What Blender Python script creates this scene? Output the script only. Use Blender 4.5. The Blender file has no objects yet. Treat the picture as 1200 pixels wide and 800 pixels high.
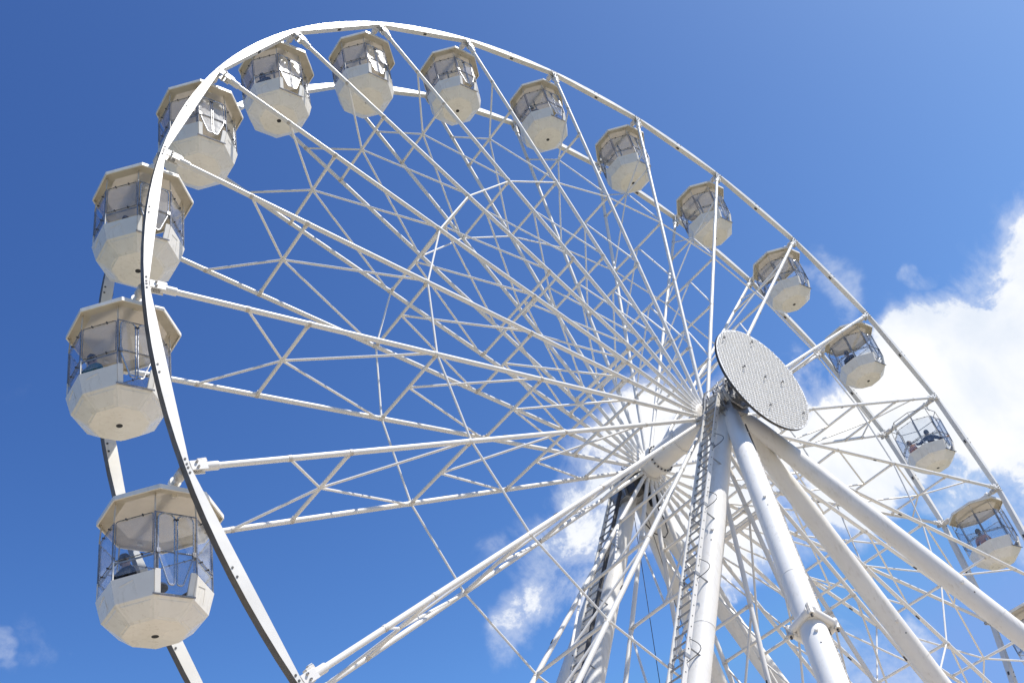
import bpy, bmesh, math, random
from mathutils import Vector, Matrix, Euler
random.seed(7)
sc = bpy.context.scene
COL = sc.collection
PI = math.pi
R = 16.0                      # wheel radius (m)
HUB = 19.0                    # hub height (m)
W = 2.5645                    # distance between the two rims
N = 24
PHASE = 3.7205
STEP = 2*PI/N

# ------------------------------------------------------------------ camera
cam = bpy.data.cameras.new('camera')
cam_o = bpy.data.objects.new('camera', cam); COL.objects.link(cam_o); sc.camera = cam_o
cam.sensor_width = 36; cam.lens = 36.76; cam.clip_end = 10000; cam.clip_start = .1
r_ = Vector((.79720875, -.56794291, -.20469261)); u_ = Vector((-.24599737, -.61523987, .7489761)); f_ = Vector((.55131072, .54673646, .63018706))
M = Matrix((r_, u_, -f_)).transposed().to_4x4()
M.translation = Vector((-1.3229202*R, -.8961103*R, -.9887767*R + HUB))
cam_o.matrix_world = M

# ------------------------------------------------------------------ light, sky, exposure
SUN = Vector((.322, -.433, .842)).normalized()
sun = bpy.data.lights.new('sun', 'SUN'); sun.energy = 3.8; sun.angle = math.radians(.5); sun.color = (1, .955, .88)
sun_o = bpy.data.objects.new('sun', sun); COL.objects.link(sun_o)
sun_o.rotation_euler = SUN.to_track_quat('Z', 'Y').to_euler(); sun_o.location = (0, 0, 80)
sc.view_settings.view_transform = 'Standard'; sc.view_settings.look = 'None'
sc.view_settings.exposure = 0.63; sc.view_settings.gamma = 1; sc.view_settings.use_curve_mapping = False
sc.cycles.max_bounces = 8; sc.cycles.transparent_max_bounces = 24

world = bpy.data.worlds.new('World'); sc.world = world; world.use_nodes = True
nt = world.node_tree; nt.nodes.clear()
class G:
    """small node-graph helper"""
    def __init__(s, tree): s.t = tree
    def n(s, kind, **kw):
        x = s.t.nodes.new(kind)
        for k, v in kw.items(): setattr(x, k, v)
        return x
    def link(s, a, b): s.t.links.new(a, b)
    def put(s, sock, v):
        if isinstance(v, bpy.types.NodeSocket): s.link(v, sock)
        else: sock.default_value = v
    def math(s, op, a, b=0.0, c=None, clamp=False):
        x = s.n('ShaderNodeMath', operation=op, use_clamp=clamp)
        s.put(x.inputs[0], a); s.put(x.inputs[1], b)
        if c is not None: s.put(x.inputs[2], c)
        return x.outputs[0]
    def dot(s, a, v):
        x = s.n('ShaderNodeVectorMath', operation='DOT_PRODUCT'); s.link(a, x.inputs[0]); x.inputs[1].default_value = v
        return x.outputs['Value']
    def mix(s, f, a, b, blend='MIX'):
        x = s.n('ShaderNodeMix', data_type='RGBA', blend_type=blend)
        s.put(x.inputs[0], f); s.put(x.inputs[6], a); s.put(x.inputs[7], b)
        return x.outputs[2]
    def noise(s, vec, scale, detail=6, rough=.55, dist=0.0):
        x = s.n('ShaderNodeTexNoise'); s.link(vec, x.inputs['Vector'])
        x.inputs['Scale'].default_value = scale; x.inputs['Detail'].default_value = detail
        x.inputs['Roughness'].default_value = rough; x.inputs['Distortion'].default_value = dist
        return x.outputs['Fac']
    def step(s, v, a, b, lo=0.0, hi=1.0):
        x = s.n('ShaderNodeMapRange', interpolation_type='SMOOTHSTEP'); s.put(x.inputs[0], v)
        x.inputs[1].default_value = a; x.inputs[2].default_value = b; x.inputs[3].default_value = lo; x.inputs[4].default_value = hi
        return x.outputs[0]
g = G(nt)
sky = g.n('ShaderNodeTexSky', sky_type='NISHITA', sun_disc=False)
sky.sun_elevation = math.asin(SUN.z); sky.sun_rotation = math.atan2(SUN.x, SUN.y)
sky.air_density = .6; sky.dust_density = 3; sky.ozone_density = 6; sky.altitude = 2000
# the deep, contrasty blue of the photograph: one tone curve for the whole clear sky
SKY_S = .085
sep = g.n('ShaderNodeSeparateColor'); g.link(sky.outputs[0], sep.inputs[0])
com = g.n('ShaderNodeCombineColor')
for k, (pw, ga, knee) in enumerate(((1.83, 22.2, .080), (1.69, 13.3, .124), (1.25, 4.48, .252))):
    c_ = g.math('MULTIPLY', sep.outputs[k], .1)
    lo_ = g.math('MULTIPLY', g.math('POWER', g.math('MINIMUM', c_, knee), pw), ga)
    hi_ = g.math('MULTIPLY', g.math('MINIMUM', g.math('MAXIMUM', g.math('SUBTRACT', c_, knee), 0), 1.0), .5)
    v_ = g.math('MULTIPLY', g.math('ADD', lo_, hi_), 1/(SKY_S*2**sc.view_settings.exposure))
    g.link(v_, com.inputs[k])
blue = com.outputs[0]
dirn = g.n('ShaderNodeTexCoord').outputs['Generated']
# fair-weather cumulus: a broad bank low on the east side, loose scraps elsewhere
def px_dir(x, y):             # sky direction of a cloud seen from the camera's standpoint
    F = 1225.3
    return (f_ + r_*((x-600)/F) - u_*((y-400)/F)).normalized()
banks = [(1305, 458, 8.9, 1.0), (1150, 445, 5.3, 1.0), (1065, 470, 4.0, .9), (975, 530, 4.2, .85), (865, 560, 4.8, .75), (765, 565, 4.8, .76),
         (700, 620, 3.8, .58), (640, 668, 3.0, .42), (1440, 400, 10, 1.0), (1600, 500, 14, 1.0), (1015, 775, 3.0, .5), (968, 352, 1.6, .36),
         (1055, 322, 1.1, .4), (592, 738, 1.9, .36), (60, 752, 1.6, .2), (0, 765, 1.2, .3), (0, 462, 1.5, .12), (425, 685, 1.8, .2), (900, 1100, 8, .8), (300, 1050, 6, .7)]
wn = g.n('ShaderNodeTexNoise'); g.link(dirn, wn.inputs['Vector']); wn.inputs['Scale'].default_value = 9; wn.inputs['Detail'].default_value = 5
wsub = g.n('ShaderNodeVectorMath', operation='SUBTRACT'); g.link(wn.outputs['Color'], wsub.inputs[0]); wsub.inputs[1].default_value = (.5, .5, .5)
wmul = g.n('ShaderNodeVectorMath', operation='MULTIPLY_ADD'); g.link(wsub.outputs[0], wmul.inputs[0]); wmul.inputs[1].default_value = (.15, .15, .15); g.link(dirn, wmul.inputs[2])
wnorm = g.n('ShaderNodeVectorMath', operation='NORMALIZE'); g.link(wmul.outputs[0], wnorm.inputs[0])
warped = wnorm.outputs[0]
acc = None
for x, y, rad, wt in banks:
    d = px_dir(x, y)
    c0 = math.cos(math.radians(rad*1.35)); 
    m = g.step(g.dot(warped, d), c0, math.cos(math.radians(rad*.35)), 0, wt)
    acc = m if acc is None else g.math('MAXIMUM', acc, m)
n1 = g.noise(dirn, 12, 12, .66, .3)
n2 = g.noise(dirn, 2.2, 3, .5)
elev = g.dot(dirn, (0, 0, 1))
loose = g.step(n2, .62, .78, 0, .55)
az_away = g.step(g.dot(dirn, tuple(f_)), .82, .70)          # the scraps fill the rest of the sky
acc = g.math('MAXIMUM', acc, g.math('MULTIPLY', loose, az_away))
dens = g.math('ADD', acc, g.math('MULTIPLY', g.math('SUBTRACT', n1, .5), 1.9))
cover = g.step(dens, .42, .72)
soft = g.step(dens, .15, .7, 0, .5)
cover = g.math('MAXIMUM', cover, g.math('MULTIPLY', soft, g.step(acc, .05, .4)))
cover = g.math('MULTIPLY', cover, g.step(elev, .02, .12))
shade = g.step(g.noise(dirn, 9, 6, .55, .2), .32, .62)
ccol = g.mix(shade, (6.1, 6.6, 7.4, 1), (7.7, 7.8, 8.0, 1))
skyc = g.mix(cover, blue, ccol)
bg = g.n('ShaderNodeBackground'); bg.inputs[1].default_value = SKY_S
g.link(skyc, bg.inputs[0]); g.link(bg.outputs[0], g.n('ShaderNodeOutputWorld').inputs[0])

# ------------------------------------------------------------------ materials
def mat(name, col, rough=.45, metal=0.0, var=None, scale=3.0, bump=0.0, rust=0.0, spec=.5, streak=0.0):
    m = bpy.data.materials.new(name); m.use_nodes = True
    q = G(m.node_tree); b = m.node_tree.nodes['Principled BSDF']
    b.inputs['Roughness'].default_value = rough; b.inputs['Metallic'].default_value = metal
    b.inputs['Specular IOR Level'].default_value = spec
    co = q.n('ShaderNodeTexCoord').outputs['Object']
    c = col + (1,)
    if var:
        f = q.step(q.noise(co, scale, 6, .6), .38, .68)
        c = q.mix(f, col + (1,), tuple(var) + (1,))
        rr = q.step(q.noise(co, scale*2.3, 4, .5), .3, .7, rough*.8, min(1, rough*1.35)); q.link(rr, b.inputs['Roughness'])
    if rust:
        f = q.step(q.noise(co, scale*1.7, 8, .68), .64, .78, 0, rust)
        c = q.mix(f, c, (.33, .22, .13, 1))
    if streak:                                   # rain streaks and grime running down
        mp = q.n('ShaderNodeMapping'); mp.inputs['Scale'].default_value = (9, 9, .7); q.link(co, mp.inputs[0])
        ds = q.math('MULTIPLY', q.step(q.noise(mp.outputs[0], 1.6, 5, .6), .50, .74), q.step(q.noise(co, 1.3, 3), .38, .62))
        c = q.mix(q.math('MULTIPLY', ds, streak), c, (.40, .345, .25, 1))
    q.put(b.inputs['Base Color'], c)
    if bump:
        bp = q.n('ShaderNodeBump'); bp.inputs['Strength'].default_value = bump; bp.inputs['Distance'].default_value = .01
        q.link(q.noise(co, scale*5, 4), bp.inputs['Height']); q.link(bp.outputs[0], b.inputs['Normal'])
    return m
WHITE = mat('white_steel_paint', (.79, .765, .71), .34, 0, (.74, .72, .68), 1.1, .03, .10)
RIMW = mat('rim_paint', (.77, .75, .70), .30, 0, (.70, .68, .63), .9, .03, .12)
LEGW = mat('leg_paint', (.83, .81, .76), .42, 0, (.77, .745, .70), .7, .05, .10, streak=.35)
JOINT = mat('worn_bracket_paint', (.72, .69, .63), .5, 0, (.5, .44, .36), 9, .1, .5)
SHELL = mat('gondola_fibreglass', (.84, .805, .725), .32, 0, (.80, .76, .68), 1.7, .02, .05, streak=.42)
ROOFU = mat('roof_fibreglass', (.76, .71, .62), .5, 0, (.62, .56, .46), 2.3, .05, .16)
CHROME = mat('dull_steel_tube', (.30, .30, .31), .3, .6, (.20, .20, .21), 14)
STEEL = mat('polished_steel_tube', (.52, .52, .52), .25, .75, (.42, .42, .42), 14)
DARK = mat('dark_metal', (.055, .055, .06), .5, .3, (.1, .095, .09), 8)
GREYM = mat('galvanised_steel', (.40, .41, .42), .45, .55, (.27, .27, .28), 7, .1)
BLACK = mat('black_rubber', (.018, .018, .02), .6)
BENCH = mat('bench_fibreglass', (.55, .55, .54), .5, 0, (.48, .48, .47), 4)
PANEL = mat('light_disc_panel', (.87, .855, .815), .5, 0, (.80, .785, .745), 5)
BULB = mat('bulb_socket', (.60, .585, .55), .4)
CAP = mat('bulb_cap', (.83, .83, .82), .25)
BOUNCE_PALE = mat('bounce_pale', (.55, .46, .35), .85, 0, (.49, .41, .31), .35, .2)  # pale tone of the added disc that bounces light upward
DIM_GROUND = mat('dimmed_ground', (.10, .105, .06), .95, 0, (.13, .125, .075), .12, .2)  # unseen far ground, toned dark to dim the gondolas' side facets
RIM_SHADE = mat('rim_outer_shade', (.17, .148, .122), .55, .1, (.12, .103, .085), 2)  # shade of the rim's outer face put into a darker colour
def glass_mat():
    m = bpy.data.materials.new('acrylic_glazing'); m.use_nodes = True
    q = G(m.node_tree); nd = m.node_tree.nodes; nd.remove(nd['Principled BSDF'])
    co = q.n('ShaderNodeTexCoord').outputs['Object']
    tr = q.n('ShaderNodeBsdfTransparent'); tr.inputs[0].default_value = (.95, .96, .965, 1)
    gl = q.n('ShaderNodeBsdfGlossy'); gl.inputs['Roughness'].default_value = .105; gl.inputs[0].default_value = (.85, .86, .88, 1)
    bp = q.n('ShaderNodeBump'); bp.inputs['Strength'].default_value = .12; bp.inputs['Distance'].default_value = .05
    q.link(q.noise(co, 2.2, 2), bp.inputs['Height']); q.link(bp.outputs[0], gl.inputs['Normal'])
    df = q.n('ShaderNodeBsdfDiffuse'); df.inputs[0].default_value = (.75, .76, .78, 1)
    ge = q.n('ShaderNodeNewGeometry'); dp = q.n('ShaderNodeVectorMath', operation='DOT_PRODUCT')
    q.link(ge.outputs['Normal'], dp.inputs[0]); q.link(ge.outputs['Incoming'], dp.inputs[1])
    cs = q.math('SUBTRACT', 1, q.math('ABSOLUTE', dp.outputs['Value']), clamp=True)
    fr = q.math('MULTIPLY_ADD', q.math('POWER', cs, 5), .93, .06, clamp=True)      # Schlick reflection of a thin sheet
    a = q.n('ShaderNodeMixShader'); q.link(q.step(q.noise(co, 3.5, 5), (.35), .75, .03, .10), a.inputs[0]); q.link(tr.outputs[0], a.inputs[1]); q.link(df.outputs[0], a.inputs[2])
    b = q.n('ShaderNodeMixShader'); q.link(fr, b.inputs[0]); q.link(a.outputs[0], b.inputs[1]); q.link(gl.outputs[0], b.inputs[2])
    q.link(b.outputs[0], nd['Material Output'].inputs[0])
    return m
GLASS = glass_mat()
def translucent(name, col, k):  # thin fibreglass that lets some daylight through
    m = mat(name, col, .45, 0, tuple(x*.86 for x in col), 2.3, .03, .05); q = G(m.node_tree); nd = m.node_tree.nodes
    p = nd['Principled BSDF']; t = q.n('ShaderNodeBsdfTranslucent'); t.inputs[0].default_value = (.86, .80, .72, 1)
    x = q.n('ShaderNodeMixShader'); x.inputs[0].default_value = k; q.link(p.outputs[0], x.inputs[1]); q.link(t.outputs[0], x.inputs[2])
    q.link(x.outputs[0], nd['Material Output'].inputs[0]); return m
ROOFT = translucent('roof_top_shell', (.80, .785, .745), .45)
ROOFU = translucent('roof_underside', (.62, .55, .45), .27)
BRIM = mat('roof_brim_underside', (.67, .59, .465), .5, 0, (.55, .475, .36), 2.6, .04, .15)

# ------------------------------------------------------------------ mesh helpers
class MB:
    def __init__(s): s.v = []; s.f = []; s.m = []; s.slots = []
    def slot(s, m):
        if m not in s.slots: s.slots.append(m)
        return s.slots.index(m)
    def add(s, vs, fs, m):
        o = len(s.v); k = s.slot(m)
        s.v += [Vector(v) for v in vs]
        for f in fs: s.f.append(tuple(i+o for i in f)); s.m.append(k)
    def tube(s, p0, p1, r0, m, r1=None, n=10, caps=True):
        p0 = Vector(p0); p1 = Vector(p1); r1 = r0 if r1 is None else r1
        d = (p1-p0).normalized(); a = d.orthogonal().normalized(); b = d.cross(a)
        vs = []
        for p, r in ((p0, r0), (p1, r1)):
            for k in range(n):
                t = 2*PI*k/n; vs.append(p + (a*math.cos(t)+b*math.sin(t))*r)
        fs = [(k, (k+1) % n, n+(k+1) % n, n+k) for k in range(n)]
        if caps: fs += [tuple(range(n-1, -1, -1)), tuple(range(n, 2*n))]
        s.add(vs, fs, m)
    def lathe(s, p0, axis, prof, m, n=24):        # prof: list of (distance along axis, radius)
        p0 = Vector(p0); d = Vector(axis).normalized(); a = d.orthogonal().normalized(); b = d.cross(a)
        vs = []
        for h, r in prof:
            for k in range(n):
                t = 2*PI*k/n; vs.append(p0 + d*h + (a*math.cos(t)+b*math.sin(t))*r)
        fs = []
        for j in range(len(prof)-1):
            for k in range(n): fs.append((j*n+k, j*n+(k+1) % n, (j+1)*n+(k+1) % n, (j+1)*n+k))
        if prof[0][1] > 1e-4: fs.append(tuple(range(n-1, -1, -1)))
        if prof[-1][1] > 1e-4: fs.append(tuple((len(prof)-1)*n+k for k in range(n)))
        s.add(vs, fs, m)
    def path(s, pts, r, m, n=8, closed=False):
        pts = [Vector(p) for p in pts]; L = len(pts); vs = []; fs = []
        ref = None
        for i, p in enumerate(pts):
            if closed: d = pts[(i+1) % L]-pts[i-1]
            else: d = pts[min(i+1, L-1)]-pts[max(i-1, 0)]
            d.normalize()
            a = d.orthogonal().normalized() if ref is None else (ref - d*ref.dot(d)).normalized()
            ref = a; b = d.cross(a)
            for k in range(n):
                t = 2*PI*k/n; vs.append(p+(a*math.cos(t)+b*math.sin(t))*r)
        for i in range(L if closed else L-1):
            j = (i+1) % L
            for k in range(n): fs.append((i*n+k, i*n+(k+1) % n, j*n+(k+1) % n, j*n+k))
        if not closed: fs += [tuple(range(n-1, -1, -1)), tuple((L-1)*n+k for k in range(n))]
        s.add(vs, fs, m)
    def box(s, c, x, y, z, m):                     # centre and three half-axis vectors
        c = Vector(c); x = Vector(x); y = Vector(y); z = Vector(z)
        vs = [c+x*i+y*j+z*k for i in (-1, 1) for j in (-1, 1) for k in (-1, 1)]
        s.add(vs, [(0, 1, 3, 2), (4, 6, 7, 5), (0, 4, 5, 1), (2, 3, 7, 6), (0, 2, 6, 4), (1, 5, 7, 3)], m)
    def abox(s, c, hx, hy, hz, m): s.box(c, (hx, 0, 0), (0, hy, 0), (0, 0, hz), m)
    def mesh(s, name, smooth=True, bevel=0.0):
        me = bpy.data.meshes.new(name)
        me.from_pydata([tuple(v) for v in s.v], [], s.f)
        for m in s.slots: me.materials.append(m)
        me.polygons.foreach_set('material_index', s.m)
        bm = bmesh.new(); bm.from_mesh(me); bmesh.ops.recalc_face_normals(bm, faces=bm.faces)
        if bevel:
            es = [e for e in bm.edges if len(e.link_faces) == 2 and e.calc_face_angle(0) > .6]
            bmesh.ops.bevel(bm, geom=es, offset=bevel, segments=1, affect='EDGES', clamp_overlap=True)
        bm.to_mesh(me); bm.free()
        if smooth:
            me.shade_smooth(); me.set_sharp_from_angle(angle=math.radians(38))
        return me
def put(name, me, parent=None, loc=None, rot=None):
    o = bpy.data.objects.new(name, me); COL.objects.link(o)
    if parent: o.parent = parent
    if loc is not None: o.location = loc
    if rot is not None: o.rotation_euler = rot
    return o
def tag(o, label, cat, group=None):
    o['label'] = label; o['category'] = cat
    if group: o['group'] = group
    return o
def part(mb, name, parent, smooth=True, bevel=0.0): return put(name, mb.mesh(name, smooth, bevel), parent)

# ------------------------------------------------------------------ ground
b = MB(); b.lathe((0, 0, -.5), (0, 0, 1), [(0, 4000), (.5, 4000)], DIM_GROUND, 64)
gr = part(b, 'ground', None, False); gr['kind'] = 'structure'
b = MB(); b.lathe((0, 0, -.2), (0, 0, 1), [(0, 27), (.204, 27)], BOUNCE_PALE, 96)  # unseen disc added to throw warm light onto the gondola undersides
pl = part(b, 'bounce_disc', None, False); pl['kind'] = 'structure'

# ------------------------------------------------------------------ the rotating wheel
wheel = bpy.data.objects.new('ferris_wheel', None); COL.objects.link(wheel)
wheel.location = (0, 0, HUB)
tag(wheel, 'huge white ferris wheel of twin rims and tubular lattice spokes against blue sky', 'ferris wheel')
RIM_W = .17
def rim_segment(side):         # one bay of box girder from node angle 0 to STEP, with splice plates and bolts
    b = MB(); K = 8; vs = []
    for k in range(K+1):
        t = STEP*k/K
        ri = (R-.045)*math.cos(STEP/2)/math.cos(t-STEP/2)      # the inner edge is a straight chord, the outer an arc
        for rr, yy in ((ri, -RIM_W/2), (R+.045, -RIM_W/2), (R+.045, RIM_W/2), (ri, RIM_W/2)):
            vs.append((rr*math.cos(t), yy, rr*math.sin(t)))
    fs = []
    for k in range(K):
        for j in (0, 2, 3): fs.append((4*k+j, 4*k+(j+1) % 4, 4*k+4+(j+1) % 4, 4*k+4+j))
        b.add([vs[q] for q in (4*k+1, 4*k+2, 4*k+6, 4*k+5)], [(0, 1, 2, 3)], RIM_SHADE)
    fs += [(3, 2, 1, 0), (4*K, 4*K+1, 4*K+2, 4*K+3)]
    b.add(vs, fs, RIMW)
    for t, k in ((STEP*.5, 2), (STEP*.012, 2), (STEP*.988, 2)):
        for q in range(k):
            tt = t + (q-.5)*.011
            c = Vector((R*math.cos(tt), -RIM_W/2, R*math.sin(tt)))*1.0
            b.tube(c+Vector((0, -.012, 0)), c+Vector((0, .01, 0)), .022, DARK, n=6)
    c = Vector((math.cos(STEP/2), 0, math.sin(STEP/2)))*((R-.045)*math.cos(STEP/2))
    er = Vector((math.cos(STEP/2), 0, math.sin(STEP/2))); et = Vector((-er.z, 0, er.x))
    b.box(c-er*.010, et*.06, (0, .03, 0), er*.012, DARK)
    return b.mesh('rim_segment')
seg = rim_segment(0)
chord = MB()                   # spoke chord along local +X
chord.tube((.45, 0, 0), (R-.42, 0, 0), .060, WHITE, n=12)
for x in (R*.868, R*.78, R*.578, R*.38, R*.18):
    chord.tube((x-.04, 0, 0), (x+.04, 0, 0), .068, JOINT, n=10)
chord.abox((8.1, 0, -.06), .07, .02, .012, DARK)
chord_me = chord.mesh('spoke')
cl = MB()                      # forked bracket that pins the chord to the rim
cl.tube((R-.62, 0, 0), (R-.30, 0, 0), .085, WHITE, n=12)
cl.abox((R-.22, -.075, 0), .16, .014, .095, WHITE); cl.abox((R-.22, .075, 0), .16, .014, .095, WHITE)
cl.tube((R-.19, -.13, .045), (R-.19, .13, .045), .026, DARK, n=6); cl.tube((R-.19, -.13, -.055), (R-.19, .13, -.055), .026, DARK, n=6)
cl.abox((R-.33, 0, -.11), .09, .06, .035, JOINT); cl.abox((R-.4, .03, -.15), .05, .04, .03, GREYM)
cl_me = cl.mesh('clevis', bevel=.006)
LV = (.78, .575, .378, .185)
Y2 = W/2
def rod(p0, p1, r, m=WHITE, n=8, gusset=0.0):
    b = MB(); b.tube(p0, p1, r, m, n=n)
    if gusset:
        d = (Vector(p1)-Vector(p0)).normalized()
        b.tube(Vector(p0)+d*.06, Vector(p0)+d*.12, r*1.25, JOINT, n=6); b.tube(Vector(p1)-d*.12, Vector(p1)-d*.06, r*1.25, JOINT, n=6)
    return b
strut_me = [rod((R*r, .02, 0), (R*r, W-.02, 0), .043, gusset=1).mesh('strut') for r in LV]
brace_me = []
def mid(r): return (R*r, Y2, 0)
for y in (0, W):
    brace_me.append(rod(mid(LV[0]), (R*.868, y, 0), .030, gusset=0).mesh('brace'))
    for a, c in zip(LV[:-1], LV[1:]):
        brace_me.append(rod(mid(a), (R*(c+.008), y, 0), .030, gusset=0).mesh('brace'))
axle_me = rod((R, .1, 0), (R, W-.1, 0), .065, n=10)
axle_me.tube((R, .08, 0), (R, .3, 0), .10, JOINT, n=10); axle_me.tube((R, W-.3, 0), (R, W-.08, 0), .10, JOINT, n=10)
axle_me = axle_me.mesh('gondola_axle')
p0 = Vector((R*LV[1], 0, 0)); p1 = Vector((R*LV[1]*math.cos(STEP), 0, R*LV[1]*math.sin(STEP)))
tie_me = rod(p0+(p1-p0)*.015, p0+(p1-p0)*.985, .027, gusset=0).mesh('tie_rod')
for i in range(N):
    th = PHASE - i*STEP
    rot = (0, -th, 0)
    for side, y in ((0, 0.0), (1, W)):
        put('rim_segment', seg, wheel, (0, y, 0), rot)
        s = put('spoke', chord_me, wheel, (0, y, 0), rot)
        put('clevis', cl_me, s)
        put('tie_rod', tie_me, wheel, (0, y, 0), rot)
    for me in strut_me: put('strut', me, wheel, None, rot)
    for me in brace_me: put('brace', me, wheel, None, rot)
    put('gondola_axle', axle_me, wheel, None, rot)
b = MB()                       # hub
b.lathe((0, .02, 0), (0, 1, 0), [(0, .30), (.02, .36), (1.05, .36), (1.06, .41), (1.16, .41), (1.17, .36), (2.0, .37), (2.02, .47), (2.14, .47), (2.16, .37), (W-.04, .37)], WHITE, 32)
for k in range(20):
    t = 2*PI*k/20
    c = Vector((.42*math.cos(t), 2.03, .42*math.sin(t))); b.tube(c, c-Vector((0, .045, 0)), .026, DARK, n=6)
part(b, 'axle_drum', wheel)
for y in (0, W):
    b = MB(); b.lathe((0, y-.09, 0), (0, 1, 0), [(0, .30), (0, .44), (.03, .48), (.15, .48), (.18, .44), (.18, .30)], JOINT, 48)
    for k in range(N):
        t = PHASE - k*STEP; e = Vector((math.cos(t), 0, math.sin(t)))
        b.box(Vector((0, y, 0))+e*.53, e*.09, (0, .07, 0), Vector((-e.z, 0, e.x))*.045, WHITE)
    part(b, 'hub_flange', wheel)
# the round lamp disc on the end of the axle
DY, DZ, DR = -.136*R, -.20, 1.66
b = MB()
b.add([(DR*math.cos(2*PI*k/96), DY, DZ+DR*math.sin(2*PI*k/96)) for k in range(96)], [tuple(range(96))], PANEL)
b.lathe((0, DY+.002, DZ), (0, 1, 0), [(0, DR+.004), (.07, DR+.004), (.075, DR-.05), (.076, .2)], DARK, 96)
disc = part(b, 'light_disc', wheel)
b = MB(); n_b = 0
q = .0735
qx, qz = .058, .088
for i in range(-30, 31):
    for j in range(-20, 21):
        x = i*qx + random.uniform(-.004, .004); z = j*qz + random.uniform(-.004, .004)
        if x*x+z*z > (DR-.04)**2: continue
        c = Vector((x, DY-.001, DZ+z))
        vs = [c+Vector((.017*math.cos(t), 0, .017*math.sin(t))) for t in (0, PI/3, 2*PI/3, PI, 4*PI/3, 5*PI/3)] + [c+Vector((.013*math.cos(t), -.030, .013*math.sin(t))) for t in (0, PI/3, 2*PI/3, PI, 4*PI/3, 5*PI/3)]
        b.add(vs, [(k, (k+1) % 6, 6+(k+1) % 6, 6+k) for k in range(6)], BULB)
        b.add(vs[6:], [(0, 1, 2, 3, 4, 5)], CAP)
bl = part(b, 'bulb', disc, False); bl['kind'] = 'stuff'
for dx, dz in ((-1.1, 1.05), (.15, 1.3), (-.75, .15), (0, 0), (.75, .05), (-.35, -1.05), (1.05, -.95)):
    b = MB(); c = Vector((dx, DY, DZ+dz))
    b.tube(c, c+Vector((0, -.09, 0)), .011, DARK, n=6); b.tube(c+Vector((-.04, -.08, -.02)), c+Vector((.05, -.08, .03)), .011, DARK, n=6)
    b.tube(c+Vector((0, -.08, -.05)), c+Vector((0, -.08, .04)), .010, DARK, n=6)
    part(b, 'hook', disc)
b = MB(); b.tube((0, -.1, 0), (0, DY+.08, DZ), .14, GREYM, n=20)
for k in range(6):
    t = 2*PI*k/6+.3; e = Vector((math.cos(t), 0, math.sin(t)))
    b.tube(Vector((0, -1.35, 0))+e*.2, Vector((0, DY+.09, DZ))+e*1.2, .03, GREYM, n=8)
part(b, 'disc_mount', disc)

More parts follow.
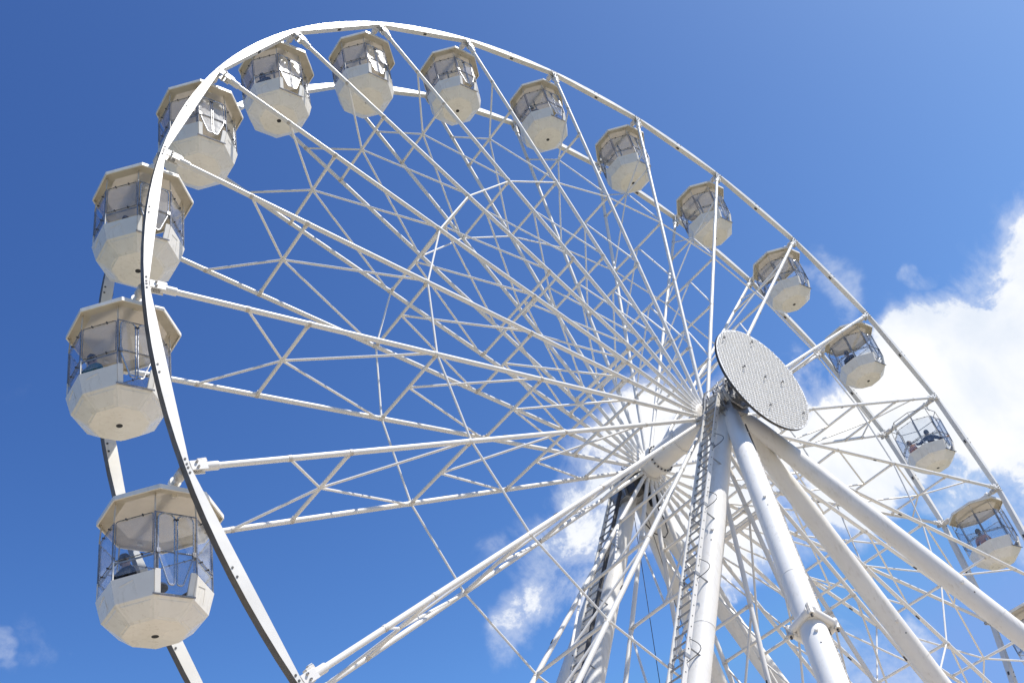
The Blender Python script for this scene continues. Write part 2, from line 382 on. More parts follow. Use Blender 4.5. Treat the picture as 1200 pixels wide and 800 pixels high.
# ------------------------------------------------------------------ the two supporting towers
def leg_mesh(top, foot, rad, collar=None, pins=()):
    top = Vector(top); foot = Vector(foot); d = (foot-top).normalized(); L = (foot-top).length
    b = MB()
    b.lathe(top, d, [(.55, .17), (.60, .20), (1.15, rad*.86), (1.25, rad*.88), (3.2, rad), (L-.06, rad)], LEGW, 40)
    for h in (.38*L, .70*L):
        b.lathe(top, d, [(h-.012, rad), (h-.012, rad+.006), (h+.012, rad+.006), (h+.012, rad)], LEGW, 40)
    b.abox(foot+Vector((0, 0, -.0)), rad*1.7, rad*1.7, .03, GREYM)
    return b, d, L
def tower(name, label, y_apex, y_in, y_out, sgn, near):
    root = bpy.data.objects.new(name, None); COL.objects.link(root); root.location = (0, y_apex, 0)
    tag(root, label, 'support tower')
    def off(p): return Vector(p)-Vector((0, y_apex, 0))
    apex = Vector((0, y_apex, HUB-.08))
    feet = [(-.70*R if near else -.68*R, y_in, .03), (-.62*R, y_out, .03), (.60*R if near else .66*R, y_in, .03), (.64*R, y_out, .03)]
    for k, ft in enumerate(feet):
        b, d, L = leg_mesh(off(apex), off(ft), .262)
        lg = part(b, 'leg', root)
        if k in (1, 3):        # hinged collar where the leg folds
            h = L*(.452 if k == 1 else .36)
            c = off(apex)+d*h; side = d.cross(Vector((0, 0, 1))).normalized(); out = side.cross(d).normalized()
            if k == 1:
                b = MB(); rr = .305
                ang = [PI*.25-.55+PI*.5*q for q in range(4)]
                cor = [c+(side*math.cos(t)+out*math.sin(t))*rr*1.42 for t in ang]
                for q in range(4):
                    p, p2 = cor[q], cor[(q+1) % 4]
                    b.tube(p+(p2-p)*.10, p+(p2-p)*.90, .078, LEGW, n=12)
                    b.tube(p-d*.14, p+d*.14, .06, JOINT, n=8); b.tube(p-d*.2, p+d*.2, .025, DARK, n=6)
                    b.tube(p+(p2-p)*.05, p+(p2-p)*.12, .095, LEGW, n=6); b.tube(p+(p2-p)*.88, p+(p2-p)*.95, .095, LEGW, n=6)
                b.lathe(c, d, [(-.05, .262), (-.05, .30), (.05, .30), (.05, .262)], LEGW, 32)
                part(b, 'hinge_collar', lg)
        if k == 1:             # cable conduit clipped along the outrigger, on the wheel-entry side
            o = Vector((1, -.7, 0)); o = (o-d*o.dot(d)).normalized(); b = MB()
            b.tube(off(apex)+d*1.3+o*.275, off(apex)+d*(L-.4)+o*.285, .020, DARK, n=8)
            for q in range(11): b.tube(off(apex)+d*(1.8+q*1.8)+o*.24, off(apex)+d*(1.8+q*1.8)+o*.30, .03, JOINT, n=6)
            part(b, 'conduit', lg)
        for h in ((.33*L, .5*L) if k in (2, 3) else (.25*L, .47*L)):
            b = MB(); c = off(apex)+d*h; o = d.cross(Vector((0, sgn, .3))).normalized()
            o = (Vector((-.6, -.6, .1))-d*d.dot(Vector((-.6, -.6, .1)))).normalized()
            b.tube(c+o*.24, c+o*.31, .04, LEGW, n=10); b.tube(c+o*.25+d*.35, c+o*.268+d*.35, .018, DARK, n=8)
            part(b, 'lug', lg)
    # bearing housing: two cheek plates, a capped block and bolts
    b = MB(); y0 = -.0
    for dy in (-.42, .42):
        b.lathe((0, dy-.03, HUB), (0, 1, 0), [(0, .05), (0, .52), (.06, .52), (.06, .05)], GREYM, 8)
    b.lathe((0, -.38, HUB), (0, 1, 0), [(0, .38), (.04, .42), (.72, .42), (.76, .38)], LEGW, 32)
    b.abox((0, 0, HUB-.42), .34, .36, .20, GREYM)
    for sx in (-1, 1):
        b.abox((sx*.43, 0, HUB-.05), .035, .30, .16, JOINT)
        for sy in (-.22, 0, .22): b.tube((sx*.40, sy, HUB-.32), (sx*.40, sy, HUB+.28), .035, DARK, n=6)
    b.abox((.02, -.1, HUB+.44), .14, .2, .06, GREYM)
    for dy in (-.46, .46):
        for q in range(12):
            t = 2*PI*q/12+.2; e = Vector((.45*math.cos(t), dy, HUB+.45*math.sin(t)))
            b.tube(e-Vector((0, .035, 0)), e+Vector((0, .035, 0)), .03, DARK, n=6)
    for q in range(4):
        x0 = -.34+.05*q; b.path([(x0, -.3+.1*q, HUB+.40), (x0-.22, -.34+.1*q, HUB+.30), (x0-.28, -.32+.1*q, HUB-.1), (x0-.16, -.25+.1*q, HUB-.65), (x0-.40, -.1+.05*q, HUB-1.3)], .016, DARK if q % 2 else GREYM, 6)
    b.abox((.28, -.50, HUB+.1), .09, .08, .22, JOINT); b.abox((-.2, -.52, HUB+.2), .07, .07, .1, GREYM)
    part(b, 'bearing_housing', root, bevel=.008)
    # access ladder up the outside of the in-plane leg
    d = (Vector(feet[0])-apex).normalized(); L = (Vector(feet[0])-apex).length
    out = Vector((-1, 0, 0)); out = (out-d*out.dot(d)).normalized(); lat = d.cross(out).normalized()
    a = off(apex)+out*.50
    b = MB(); b.tube(a+d*.3+lat*.21, a+d*(L-.5)+lat*.21, .0, WHITE)
    lad = bpy.data.objects.new('ladder', None)
    b = MB()
    for h in [.9+q*2.1 for q in range(10)]:
        for s in (-1, 1): b.tube(a+d*h+lat*.2*s, off(apex)+d*h+lat*.2*s, .02, GREYM, n=6)
    lad = part(b, 'ladder', root)
    for s in (-1, 1):
        b = MB(); p = a+d*.25+lat*.245*s; q2 = a+d*(L-.7)+lat*.245*s
        c = (p+q2)/2; b.box(c, (q2-p)/2, lat*.018, out*.055, WHITE if (near or s > 0) else DARK)
        for q in range(70):
            h = p+(q2-p)*((q+.5)/70)
            b.tube(h-lat*.024*1-out*.0, h+lat*.024, .015, DARK, n=6)
            b.tube(h+out*.045, h+out*.0, .012, DARK, n=5)
        for q in range(1, 9):
            h = p+(q2-p)*(q/9); b.box(h, d*.05, lat*.026, out*.066, GREYM)
        part(b, 'rail', lad)
    rb = MB(); rb.tube(a+d*.45-lat*.24, a+d*.45+lat*.24, .022, GREYM, n=8)
    rme = rb.mesh('rung')
    q = 0
    while .45+q*.29 < L-.9:
        put('rung', rme, lad, d*(q*.29)); q += 1
    for q in range(7):         # cable loops tied at the ladder joints
        h = 2.1+q*2.35 ; p = a+d*h-lat*.27*(1 if near else -1)
        o2 = -lat if near else lat
        pts = [p+o2*(.24*math.sin(PI*t/8))+d*(t/8*.62)-out*.12*math.sin(PI*t/8) for t in range(9)]
        b = MB(); b.path(pts, .009, DARK, 6); part(b, 'cable_loop', lad)
    # cable tray and service box beside the bearing
    b = MB(); k = off(apex)
    if near:
        b.path([k+Vector((-.75, .35, -.25)), k+Vector((-.85, .0, .15)), k+Vector((-.35, -.35, .35))], .018, GREYM, 6)
        b.path([k+Vector((-.75, .35, -.45)), k+Vector((-.85, .0, -.05)), k+Vector((-.35, -.35, .15))], .018, GREYM, 6)
        b.box(k+Vector((-.62, .1, -.35)), (.18, 0, .0), (0, .34, 0), (0, 0, .03), GREYM)
        part(b, 'service_platform', root)
    else:
        b.abox(k+Vector((-.55, -.55, -.42)), .22, .18, .30, DARK); b.abox(k+Vector((-.72, -.1, -.55)), .14, .3, .20, GREYM)
        b.abox(k+Vector((.05, -.60, -.85)), .16, .12, .20, BLACK)
        part(b, 'drive_motor', root, bevel=.01)
        b = MB(); p = k+Vector((.05, -.6, -1.0))
        b.path([p+Vector((0, 0, -.1)), p+Vector((.12, 0, -.55)), p+Vector((.08, 0, -.95)), p+Vector((-.12, 0, -1.15)), p+Vector((-.4, .1, -1.0)), p+Vector((-.55, .2, -.6))], .02, BLACK, 6)
        part(b, 'hanging_cable', root)
    # two thin guy cables
    for sx in ((-.25,) if near else (-.25, .22)):
        b = MB(); b.tube(k+Vector((sx, .0, -.6)), Vector((sx*9, 0, .05))+Vector((0, (y_out-y_apex)*.3, 0)), .010, DARK, n=5)
        part(b, 'cable', root)
    return root
tower('support_tower', 'near white four-legged tower of thick tubes with ladder and lamp disc before it', -.05*R, -.05*R, -.42*R, -1, True)
tower('support_tower', 'far white four-legged tower seen through the spokes behind the wheel hub', .21*R, .21*R, .58*R, 1, False)

# ------------------------------------------------------------------ gondolas
ZR, Z0, Z1, Z2, Z3, ZH = -.24, -.69, -1.79, -2.19, -2.45, -2.49
RR, R0, R1, R2, R3 = 1.07, .93, .945, .845, .52
def ring(rad, z, off=(0, 0)):
    return [Vector((rad*math.cos(math.radians(45*k-22.5))+off[0], rad*math.sin(math.radians(45*k-22.5))+off[1], z)) for k in range(8)]
def lerp(a, c, t): return a+(c-a)*t
ROOF_OFF = (.06, -.05)
DOOR = 6                       # facet whose middle faces -Y (azimuth 270)
def fillet(pts, rad, n=5):
    """closed polygon with rounded corners; pts: (point, radius or None)"""
    out = []; L = len(pts)
    for i, (p, r) in enumerate(pts):
        a = pts[i-1][0]; c = pts[(i+1) % L][0]
        r = rad if r is None else r
        if r <= 0: out.append(p); continue
        u = (a-p); v = (c-p); r = min(r, u.length*.45, v.length*.45); u.normalize(); v.normalize()
        for k in range(n+1):
            t = k/n; out.append((p+u*r)*(1-t)**2 + p*2*t*(1-t) + (p+v*r)*t*t)
    return out
def gondola_meshes(roofed=True):
    out = []
    # roof: shallow octagonal shell with a fascia; ceiling ribs underneath
    b = MB()
    o1, o2, o3 = ring(RR, ZR-.085, ROOF_OFF), ring(RR, ZR, ROOF_OFF), ring(.30, ZR+.10, ROOF_OFF)
    i1, i2, i3 = ring(RR-.03, ZR-.085, ROOF_OFF), ring(RR-.035, ZR-.035, ROOF_OFF), ring(.26, ZR+.06, ROOF_OFF)
    for k in range(8):
        j = (k+1) % 8
        b.add([o1[k], o1[j], o2[j], o2[k]], [(0, 1, 2, 3)], SHELL)
        b.add([o2[k], o2[j], o3[j], o3[k]], [(0, 1, 2, 3)], ROOFT)
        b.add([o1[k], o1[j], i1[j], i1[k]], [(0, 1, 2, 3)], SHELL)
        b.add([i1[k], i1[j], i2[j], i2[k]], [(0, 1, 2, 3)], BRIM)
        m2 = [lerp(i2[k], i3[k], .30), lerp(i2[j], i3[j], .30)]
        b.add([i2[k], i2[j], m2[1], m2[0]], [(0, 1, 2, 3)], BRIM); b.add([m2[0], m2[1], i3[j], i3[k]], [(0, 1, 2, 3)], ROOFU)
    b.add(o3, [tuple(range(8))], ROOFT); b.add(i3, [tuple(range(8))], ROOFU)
    roof = b.mesh('roof')
    roof_parts = [('roof', roof, None)]
    # tub
    b = MB(); t1, t2, t3, th = ring(R1, Z1), ring(R2, Z2), ring(R3, Z3), None
    n1, n2, n3 = ring(R1-.05, Z1), ring(R2-.05, Z2+.02), ring(R3-.02, Z3+.04)
    HN = 24
    hole = [Vector((.06*math.cos(2*PI*k/HN), .06*math.sin(2*PI*k/HN), ZH)) for k in range(HN)]
    def quad(p, m=SHELL): b.add(p, [(0, 1, 2, 3)], m)
    for k in range(8):
        j = (k+1) % 8
        if k != DOOR:
            quad([t1[k], t1[j], t2[j], t2[k]]); quad([n1[k], n1[j], n2[j], n2[k]], BENCH); quad([t1[k], t1[j], n1[j], n1[k]])
        else:
            quad([t2[k], t2[j], n2[j], n2[k]]); quad([t1[k], n1[k], n2[k], t2[k]]); quad([t1[j], n1[j], n2[j], t2[j]])
        quad([t2[k], t2[j], t3[j], t3[k]]); quad([n2[k], n2[j], n3[j], n3[k]], BENCH)
        hs = [hole[(3*k-1+s) % HN] for s in (0, 1, 2, 3)]
        b.add([t3[k], t3[j]]+hs[::-1], [(0, 1, 2, 3, 4, 5)], SHELL)
    b.add(n3, [tuple(range(8))], GREYM)
    tub = b.mesh('tub', smooth=False)
    out.append(('tub', tub, None))
    for kk, jj in ((DOOR, 7), (7, DOOR)):      # white jamb strips either side of the door
        b = MB(); e = (t1[jj]-t1[kk]); e.z = 0; e.normalize(); q1 = t1[kk]+e*.055; q2 = t2[kk]+e*.055; c = (q1+q2)/2+Vector((0, .02, .02))
        b.box(c, e*.05, (0, .028, 0), (q1-q2)/2, SHELL); out.append(('door_jamb', b.mesh('door_jamb', bevel=.004), 'tub'))
    b = MB(); b.lathe((0, 0, ZH-.0), (0, 0, 1), [(0, .06), (.035, .06), (.036, .001)], BLACK, 24); out.append(('drain_hole', b.mesh('drain_hole'), 'tub'))
    # raised moulding lines on the tub facets
    b = MB()
    for k in range(8):
        j = (k+1) % 8
        nrm = (t2[j]-t2[k]).cross(t3[k]-t2[k]).normalized()
        if nrm.dot((t2[k]+t2[j])/2*Vector((1, 1, 0)).length - Vector((0, 0, 0))) < 0: nrm = -nrm
        m = lerp(t3[k], t3[j], .5)
        for s, e in ((t2[k], t3[k]), (t2[j], t3[j])):
            pass
        a0 = lerp(lerp(t2[k], t3[k], .18), lerp(t2[j], t3[j], .18), .12); a1 = lerp(lerp(t2[k], t3[k], .18), lerp(t2[j], t3[j], .18), .88)
        a2 = lerp(lerp(t2[k], t3[k], .88), lerp(t2[j], t3[j], .88), .82); a3 = lerp(lerp(t2[k], t3[k], .88), lerp(t2[j], t3[j], .88), .18)
        b.add([a0+nrm*.008, a1+nrm*.008, a2+nrm*.008, a3+nrm*.008] + [lerp(t2[k], t3[k], .12)*.9+a0*.1-nrm*.004, lerp(t2[j], t3[j], .12)*.9+a1*.1-nrm*.004, lerp(t2[j], t3[j], .95)*.9+a2*.1-nrm*.004, lerp(t2[k], t3[k], .95)*.9+a3*.1-nrm*.004],
              [(0, 1, 2, 3), (0, 1, 5, 4), (1, 2, 6, 5), (2, 3, 7, 6), (3, 0, 4, 7)], SHELL)
        if k != DOOR:
            nr = ((t1[k]+t1[j])/2).copy(); nr.z = 0; nr.normalize(); nr = (nr+Vector((0, 0, -.25))).normalized()
            pts = [lerp(lerp(t1[k], t1[j], u), lerp(t2[k], t2[j], u), v)+nr*.003 for u, v in ((.16, .35), (.5, .2), (.56, .85))]
            b.path(pts, .006, SHELL, 5)
    out.append(('moulding', b.mesh('moulding', smooth=False), 'tub'))
    # bench round the inside
    b = MB(); s1, s2 = ring(.80, -2.0), ring(.50, -2.0); s3 = ring(.50, -2.05)
    for k in range(8):
        if k == DOOR: continue
        j = (k+1) % 8
        quad2 = lambda p: b.add(p, [(0, 1, 2, 3)], BENCH)
        quad2([s1[k], s1[j], s2[j], s2[k]]); quad2([s2[k], s2[j], s3[j], s3[k]])
    out.append(('bench', b.mesh('bench', smooth=False), None))
    # windows
    w0, w1, wm = ring(R0, Z0), ring(R1-.02, Z1), ring(R1-.012, -1.46)
    for k in range(8):
        if k == DOOR: continue
        j = (k+1) % 8
        def P(u, z):
            t = (z-Z0)/(Z1-Z0); return lerp(lerp(w0[k], w1[k], t), lerp(w0[j], w1[j], t), u)
        b = MB()
        fp = fillet([(P(.045, Z0), .05), (P(.955, Z0), .05), (P(.955, -1.44), .02), (P(.045, -1.44), .02)], .05, 4)
        b.path(fp, .009, CHROME, 6, closed=True)
        for u in (.3, .7):
            for z in (Z0, -1.44):
                c = P(u, z); e = Vector((c.x, c.y, 0)).normalized(); b.tube(c-e*.02, c+e*.025, .016, DARK, n=6)
        b.path([P(.02, -1.46), P(.02, Z1+.01)], .012, SHELL, 6)
        fr = b.mesh('window_frame'); out.append(('window_frame', fr, None))
        b = MB(); e = ((w0[k]+w0[j])/2); e.z = 0; e.normalize()
        A = [P(.03, Z0+.0)-e*.012, P(.97, Z0)-e*.012, P(.97, -1.72)-e*.012, P(.03, -1.72)-e*.012]
        b.add(A+[p-e*.006 for p in A], [(0, 1, 2, 3), (7, 6, 5, 4), (0, 1, 5, 4), (1, 2, 6, 5), (2, 3, 7, 6), (3, 0, 4, 7)], GLASS)
        out.append(('window_pane', b.mesh('window_pane', smooth=False), 'window_frame#%d' % k))
    # posts, hand rail
    for k in range(8):
        b = MB(); top = ring(R0-.02, ZR-.06)[k]; b.path([top, w0[k]+Vector((0, 0, .02))], .014, BRIM, 8); b.path([w0[k], w1[k]], .010, CHROME, 8)
        out.append(('post', b.mesh('post'), None))
    b = MB(); hr = ring(R1-.055, -1.47)
    for k in range(8):
        if k == DOOR: continue
        j = (k+1) % 8; b.path([hr[k], hr[j]], .017, GREYM, 8); b.tube(hr[k]-Vector((0, 0, .02)), hr[k]+Vector((0, 0, .02)), .03, GREYM, n=8)
    b.tube(Vector((0, 0, -1.47))+(hr[4]-Vector((0, 0, -1.47)))*.0, lerp(hr[4], hr[5], .5), .014, GREYM, n=6)
    out.append(('hand_rail', b.mesh('hand_rail'), None))
    # door: two glazed leaves, rounded above, tapering below the rail
    k = DOOR; j = 7
    def D(u, z, o=0.0):
        t = (z-Z0)/(Z1-Z0); p = lerp(lerp(w0[k], w1[k], t), lerp(w0[j], w1[j], t), u); return p+Vector((0, -.012-o, 0))
    for sgn, (ua, ub) in ((0, (.07, .47)), (1, (.53, .93))):
        uo, ui = (ua, ub) if sgn == 0 else (ub, ua)
        ux = ui+(uo-ui)*.34
        pts = [(D(uo, Z0-.01), .13), (D(ui, Z0-.01), .13), (D(ui, -2.03), .09), (D(ux, -2.03), .09), (D(uo, -1.46), .10)]
        b = MB(); b.path(fillet(pts, .1, 6), .0145, STEEL, 8, closed=True)
        b.path([D(uo, -1.44, .01), D(ui, -1.44, .01)], .014, CHROME, 6)
        b.box(D(uo, -1.44, .01), (.03, 0, 0), (0, .022, 0), (0, 0, .045), CHROME)
        b.tube(D(ui, -.80, .02), D(ui, -.80, -.02), .022, DARK, n=6)
        out.append(('door_leaf', b.mesh('door_leaf'), None))
        b = MB(); fp = fillet(pts, .1, 6); n = len(fp)
        b.add(fp+[p+Vector((0, .006, 0)) for p in fp], [tuple(range(n)), tuple(range(2*n-1, n-1, -1))]+[(q, (q+1) % n, n+(q+1) % n, n+q) for q in range(n)], GLASS)
        out.append(('door_pane', b.mesh('door_pane', smooth=False), 'door_leaf#%d' % sgn))
    b = MB()
    for u in (.0, 1.0): b.path([D(u, Z0-.0), D(u, -1.45), D(u, Z1)], .017, CHROME, 8)
    b.path([D(0, Z0), D(1, Z0)], .012, CHROME, 6); b.path([D(.0, Z2+.01, -.06), D(1, Z2+.01, -.06)], .018, CHROME, 6)
    out.append(('door_frame', b.mesh('door_frame'), None))
    b = MB(); b.tube((0, 0, -.02), (0, 0, -2.4), .030, GREYM, n=10); b.lathe((0, 0, -1.62), (0, 0, 1), [(0, .03), (0, .2), (.03, .2), (.03, .03)], GREYM, 20)
    out.append(('centre_post', b.mesh('centre_post'), None))
    for s in (-1, 1):
        b = MB(); y = s*(.80)
        b.box((0, y, -.14), (.05, 0, 0), (0, .012, 0), (0, 0, .16), SHELL); b.box((0, y+s*.12, -.06), (.035, 0, 0), (0, .12, .0), (0, 0, .02), JOINT)
        b.lathe((0, y-.05, 0), (0, 1, 0), [(0, .07), (0, .105), (.1, .105), (.1, .07)], SHELL, 16)
        out.append(('hanger', b.mesh('hanger', bevel=.004), None))
    return roof_parts, out
roof_parts, parts = gondola_meshes()
top_ring = MB(); tr = ring(R0-.02, ZR-.06); top_ring.path(tr, .014, CHROME, 8, closed=True); top_ring = top_ring.mesh('top_rail')
GL = {
 0: 'white gondola beyond the lower left corner, just under the lowest one on the left rim',
 1: 'lowest white gondola on the left, both door leaves seen full height, rider in black',
 2: 'white gondola second from the bottom on the left, rider in teal',
 3: 'white gondola third from the bottom on the left, near rim crossing its door',
 4: 'white gondola fourth up the left side, near rim running across its window',
 5: 'white gondola with the sun glaring in its door glass, left of the wheel top',
 6: 'white gondola under the very top of the rim, first right of the sun-glared one',
 7: 'white gondola second to the right of the sun-glared one, near the wheel top',
 8: 'white gondola third to the right of the sun-glared one, dark-haired rider inside',
 9: 'white gondola fourth to the right of the sun-glared one, on the descending rim',
 10: 'white gondola crossed by an upright spoke on the upper right rim, against plain blue',
 11: 'white gondola right above the lamp disc, last one against blue before the cloud',
 12: 'white gondola at the upper edge of the white cloud, just right of the lamp disc',
 13: 'roofless white gondola against the cloud carrying a rider in navy and one in pink',
 14: 'white gondola below the roofless one on the right, see-through between roof and tub',
 15: 'white gondola cut off by the right edge, behind a thick tower leg',
 16: 'white gondola outside the lower right corner, next below the one cut by the edge'}
roof_obj = {}
for i in range(N):
    if i > 16 and i < 23: pass
    if 17 <= i <= 22: continue
    th = PHASE - i*STEP
    o = bpy.data.objects.new('gondola', None); COL.objects.link(o)
    o.location = (R*math.cos(th), Y2, HUB+R*math.sin(th))
    tag(o, GL.get(i, 'white gondola outside the bottom edge, two places below the lowest one on the left'), 'gondola', 'gondolas hanging round the wheel')
    rng = random.Random(i*13+5)
    o.rotation_euler = (math.radians(rng.uniform(-.9, .9)), math.radians(rng.uniform(-1.2, 1.2)), 0)
    made = {}
    cnt = {}
    rp = roof_parts if i != 13 else [('top_rail', top_ring, None)]
    for nm, me, par in rp + parts:
        if par == 'roof' and i == 13: continue
        if par is None: p = o
        elif '#' in par:
            base, idx = par.split('#'); p = made[base][-1]
        else: p = made[par][-1]
        c = put(nm, me, p); made.setdefault(nm, []).append(c)

# ------------------------------------------------------------------ riders
def skin(name, joints, edges, mat_, sub=2):
    me = bpy.data.meshes.new(name); names = list(joints)
    me.from_pydata([joints[k][0] for k in names], [(names.index(a), names.index(c)) for a, c in edges], [])
    o = bpy.data.objects.new(name, me); COL.objects.link(o)
    md = o.modifiers.new('s', 'SKIN'); md.use_smooth_shade = True; md.branch_smoothing = .3
    for k, v in enumerate(me.skin_vertices[0].data):
        rr = joints[names[k]][1]; v.radius = rr if isinstance(rr, tuple) else (rr, rr); v.use_root = (k == 0)
    o.modifiers.new('u', 'SUBSURF').levels = sub; o.modifiers['u'].render_levels = sub
    dg = bpy.context.evaluated_depsgraph_get(); dg.update()
    out = bpy.data.meshes.new_from_object(o.evaluated_get(dg)); out.name = name
    bpy.data.objects.remove(o); out.materials.clear(); out.materials.append(mat_)
    out.shade_smooth()
    return out
SKIN = mat('skin', (.52, .33, .24), .5, 0, (.47, .28, .20), 9)
EYE = mat('eye', (.05, .04, .035), .25)
def cloth(n, c): return mat('cloth_'+n, c, .85, 0, tuple(x*.78 for x in c), 8)
def rider_meshes(wide):
    # seated, facing +X, origin on the seat under the hips
    J = {'pelvis': ((0, 0, .10), (.13, .10)), 'waist': ((-.02, 0, .26), (.13, .10)), 'chest': ((-.01, 0, .42), (.15, .105)), 'collar': ((0, 0, .53), (.10, .08)), 'neck': ((.01, 0, .60), .052), 'jaw': ((.025, 0, .67), .074), 'head': ((.02, 0, .745), (.082, .09)), 'crown': ((.01, 0, .82), .055), 'nose': ((.112, 0, .725), .014)}
    E = [('pelvis', 'waist'), ('waist', 'chest'), ('chest', 'collar'), ('collar', 'neck'), ('neck', 'jaw'), ('jaw', 'head'), ('head', 'crown'), ('head', 'nose')]
    SJ = {k: J[k] for k in ('pelvis', 'waist', 'chest', 'collar')}; SE = E[:3]
    PJ = {'pelvis': ((0, 0, .09), (.145, .115))}; PE = []
    for s, n in ((1, 'l'), (-1, 'r')):
        if wide: sh, el, wr, ha = (-.01, s*.19, .50), (.02, s*.42, .36), (.06, s*.60, .42), (.08, s*.67, .43)
        else: sh, el, wr, ha = (0, s*.19, .50), (.06, s*.26, .25), (.27, s*.17, .16), (.34, s*.15, .15)
        ax = (Vector(ha)-Vector(wr)).normalized()
        J.update({'sh'+n: (sh, .065), 'el'+n: (el, .042), 'wr'+n: (wr, .028), 'pa'+n: (ha, (.036, .018))})
        E += [('collar', 'sh'+n), ('sh'+n, 'el'+n), ('el'+n, 'wr'+n), ('wr'+n, 'pa'+n)]
        SJ.update({'sh'+n: (sh, .082), 'el'+n: (el, .06), 'cu'+n: (tuple(Vector(el).lerp(Vector(wr), .8)), .046)})
        SE += [('collar', 'sh'+n), ('sh'+n, 'el'+n), ('el'+n, 'cu'+n)]
        lat = Vector((0, 1, 0)) if not wide else Vector((1, 0, 0))
        for q, (ofs, ln) in enumerate(((-.028, .062), (-.009, .075), (.010, .070), (.028, .055))):
            p = Vector(ha)+lat*ofs+ax*.03; m_ = p+ax*ln*.55; e = m_+ax*ln*.3-Vector((0, 0, ln*.45))
            J.update({'f%d%sa' % (q, n): (tuple(p), .009), 'f%d%sb' % (q, n): (tuple(m_), .0085), 'f%d%sc' % (q, n): (tuple(e), .007)})
            E += [('pa'+n, 'f%d%sa' % (q, n)), ('f%d%sa' % (q, n), 'f%d%sb' % (q, n)), ('f%d%sb' % (q, n), 'f%d%sc' % (q, n))]
        tp = Vector(wr)+ax*.03-lat*s*.038; te = tp+ax*.04-lat*s*.02-Vector((0, 0, .015))
        J.update({'t%sa' % n: (tuple(tp), .011), 't%sb' % n: (tuple(te), .009)}); E += [('wr'+n, 't%sa' % n), ('t%sa' % n, 't%sb' % n)]
        hip, kn, an, toe = (.02, s*.09, .08), (.40, s*.10, .10), (.40, s*.09, -.29), (.53, s*.10, -.34)
        J.update({'hi'+n: (hip, .08), 'kn'+n: (kn, .056), 'an'+n: (an, .036), 'to'+n: (toe, (.04, .025))})
        E += [('pelvis', 'hi'+n), ('hi'+n, 'kn'+n), ('kn'+n, 'an'+n), ('an'+n, 'to'+n)]
        PJ.update({'hi'+n: (hip, .098), 'kn'+n: (kn, .073), 'an'+n: (tuple(Vector(an)+Vector((0, 0, .05))), .055)})
        PE += [('pelvis', 'hi'+n), ('hi'+n, 'kn'+n), ('kn'+n, 'an'+n)]
    SJ = {k: (v[0], tuple(x*1.13 for x in v[1]) if isinstance(v[1], tuple) else v[1]) for k, v in SJ.items()}
    SJ['pelvis'] = ((0, 0, .12), (.152, .122))
    body = skin('person_body', J, E, SKIN); shirt = skin('shirt', SJ, SE, SKIN); trousers = skin('trousers', PJ, PE, SKIN)
    hair = bpy.data.meshes.new('hair'); bm = bmesh.new()
    bmesh.ops.create_uvsphere(bm, u_segments=18, v_segments=12, radius=1)
    for v in list(bm.verts):
        v.co = Vector((v.co.x*.104, v.co.y*.096, v.co.z*.115))
    bmesh.ops.delete(bm, geom=[v for v in bm.verts if v.co.z < -.035 and v.co.x > .015 or v.co.x > .06 and v.co.z < .05 or v.co.z < -.09], context='VERTS')
    for v in bm.verts: v.co += Vector((.008, 0, .765)) + Vector((random.uniform(-1, 1), random.uniform(-1, 1), random.uniform(-1, 1)))*.003
    bm.to_mesh(hair); bm.free(); hair.materials.append(SKIN); hair.shade_smooth()
    b = MB()
    for s in (-1, 1):
        b.lathe((.083, s*.032, .745), (1, 0, 0), [(0, .001), (.004, .010), (.012, .010), (.016, .001)], EYE, 8)
        b.box((.0, s*.088, .73), (.018, 0, 0), (0, .010, 0), (0, 0, .03), SKIN)
    eyes = b.mesh('face', bevel=.003)
    return body, shirt, trousers, hair, eyes
POSE = {False: rider_meshes(False), True: rider_meshes(True)}
HAIRD, HAIRB = mat('hair_dark', (.02, .016, .013), .6), mat('hair_brown', (.13, .085, .045), .6)
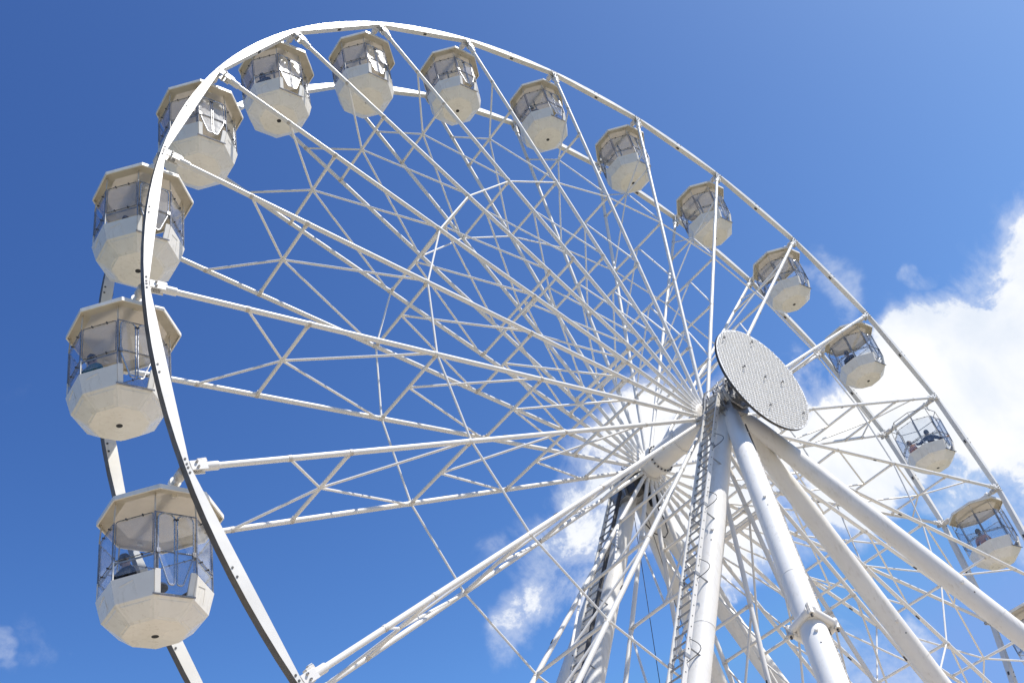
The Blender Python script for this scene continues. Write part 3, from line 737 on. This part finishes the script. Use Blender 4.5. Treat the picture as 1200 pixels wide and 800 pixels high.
NAVY, BLK, TEAL, PINK, GREY_, TAN, JEANS = cloth('navy', (.03, .045, .10)), cloth('black', (.022, .022, .028)), cloth('teal', (.03, .16, .21)), cloth('pink', (.55, .30, .29)), cloth('grey', (.12, .12, .13)), cloth('tan', (.45, .34, .2)), cloth('jeans', (.06, .08, .13))
RIDERS = [
 (1, -.60, -.14, BLK, HAIRD, False, 0, 'person in black with dark hair riding in the lowest gondola on the left'),
 (2, -.58, -.22, TEAL, HAIRD, False, 0, 'person in a teal shirt riding in the second gondola up the left side'),
 (3, -.42, -.34, TAN, HAIRB, False, -.01, 'fair-haired person low behind the tub wall of the third gondola up the left'),
 (5, -.55, -.30, BLK, HAIRD, False, 0, 'person in dark clothes in the gondola whose door glass glares in the sun'),
 (6, -.60, -.05, BLK, HAIRD, False, 0, 'dark-clothed person at the window of the gondola under the top of the rim'),
 (7, -.52, -.16, GREY_, HAIRD, False, -.01, 'person in grey barely showing above the wall of the gondola second right of the glare'),
 (8, -.55, -.22, GREY_, HAIRD, False, 0, 'dark-haired person in grey in the gondola third right of the sun-glared one'),
 (12, -.60, 0, BLK, HAIRB, False, 0, 'person in dark top in the gondola beside the cloud edge right of the disc'),
 (13, -.42, -.44, NAVY, HAIRD, True, 0, 'person in navy with arms spread along the rail of the roofless gondola'),
 (13, -.50, .36, PINK, HAIRB, False, 0, 'person in a pink top sitting at the left of the roofless gondola'),
 (14, -.62, -.05, PINK, HAIRD, False, -.01, 'dark-haired person in pink in the gondola below the roofless one')]
for gi, x, y, top, hr, wide, dz, label in RIDERS:
    th = PHASE-gi*STEP
    body, shirt, trousers, hair, eyes = POSE[wide]
    def inst(nm, me, parent, m):
        c = put(nm, me, parent)
        if m: c.material_slots[0].link = 'OBJECT'; c.material_slots[0].material = m
        return c
    p = put('person', body, None, (R*math.cos(th)+x, Y2+y, HUB+R*math.sin(th)-2.0+dz), (0, 0, math.atan2(-y, -x)))
    k = {3: .80, 7: .90}.get(gi, 1.02); p.scale = (k, k, k)
    tag(p, label, 'person', 'riders in the gondolas')
    inst('shirt', shirt, p, top); inst('trousers', trousers, p, JEANS if top is not BLK else BLK); inst('hair', hair, p, hr); inst('face', eyes, p, None)
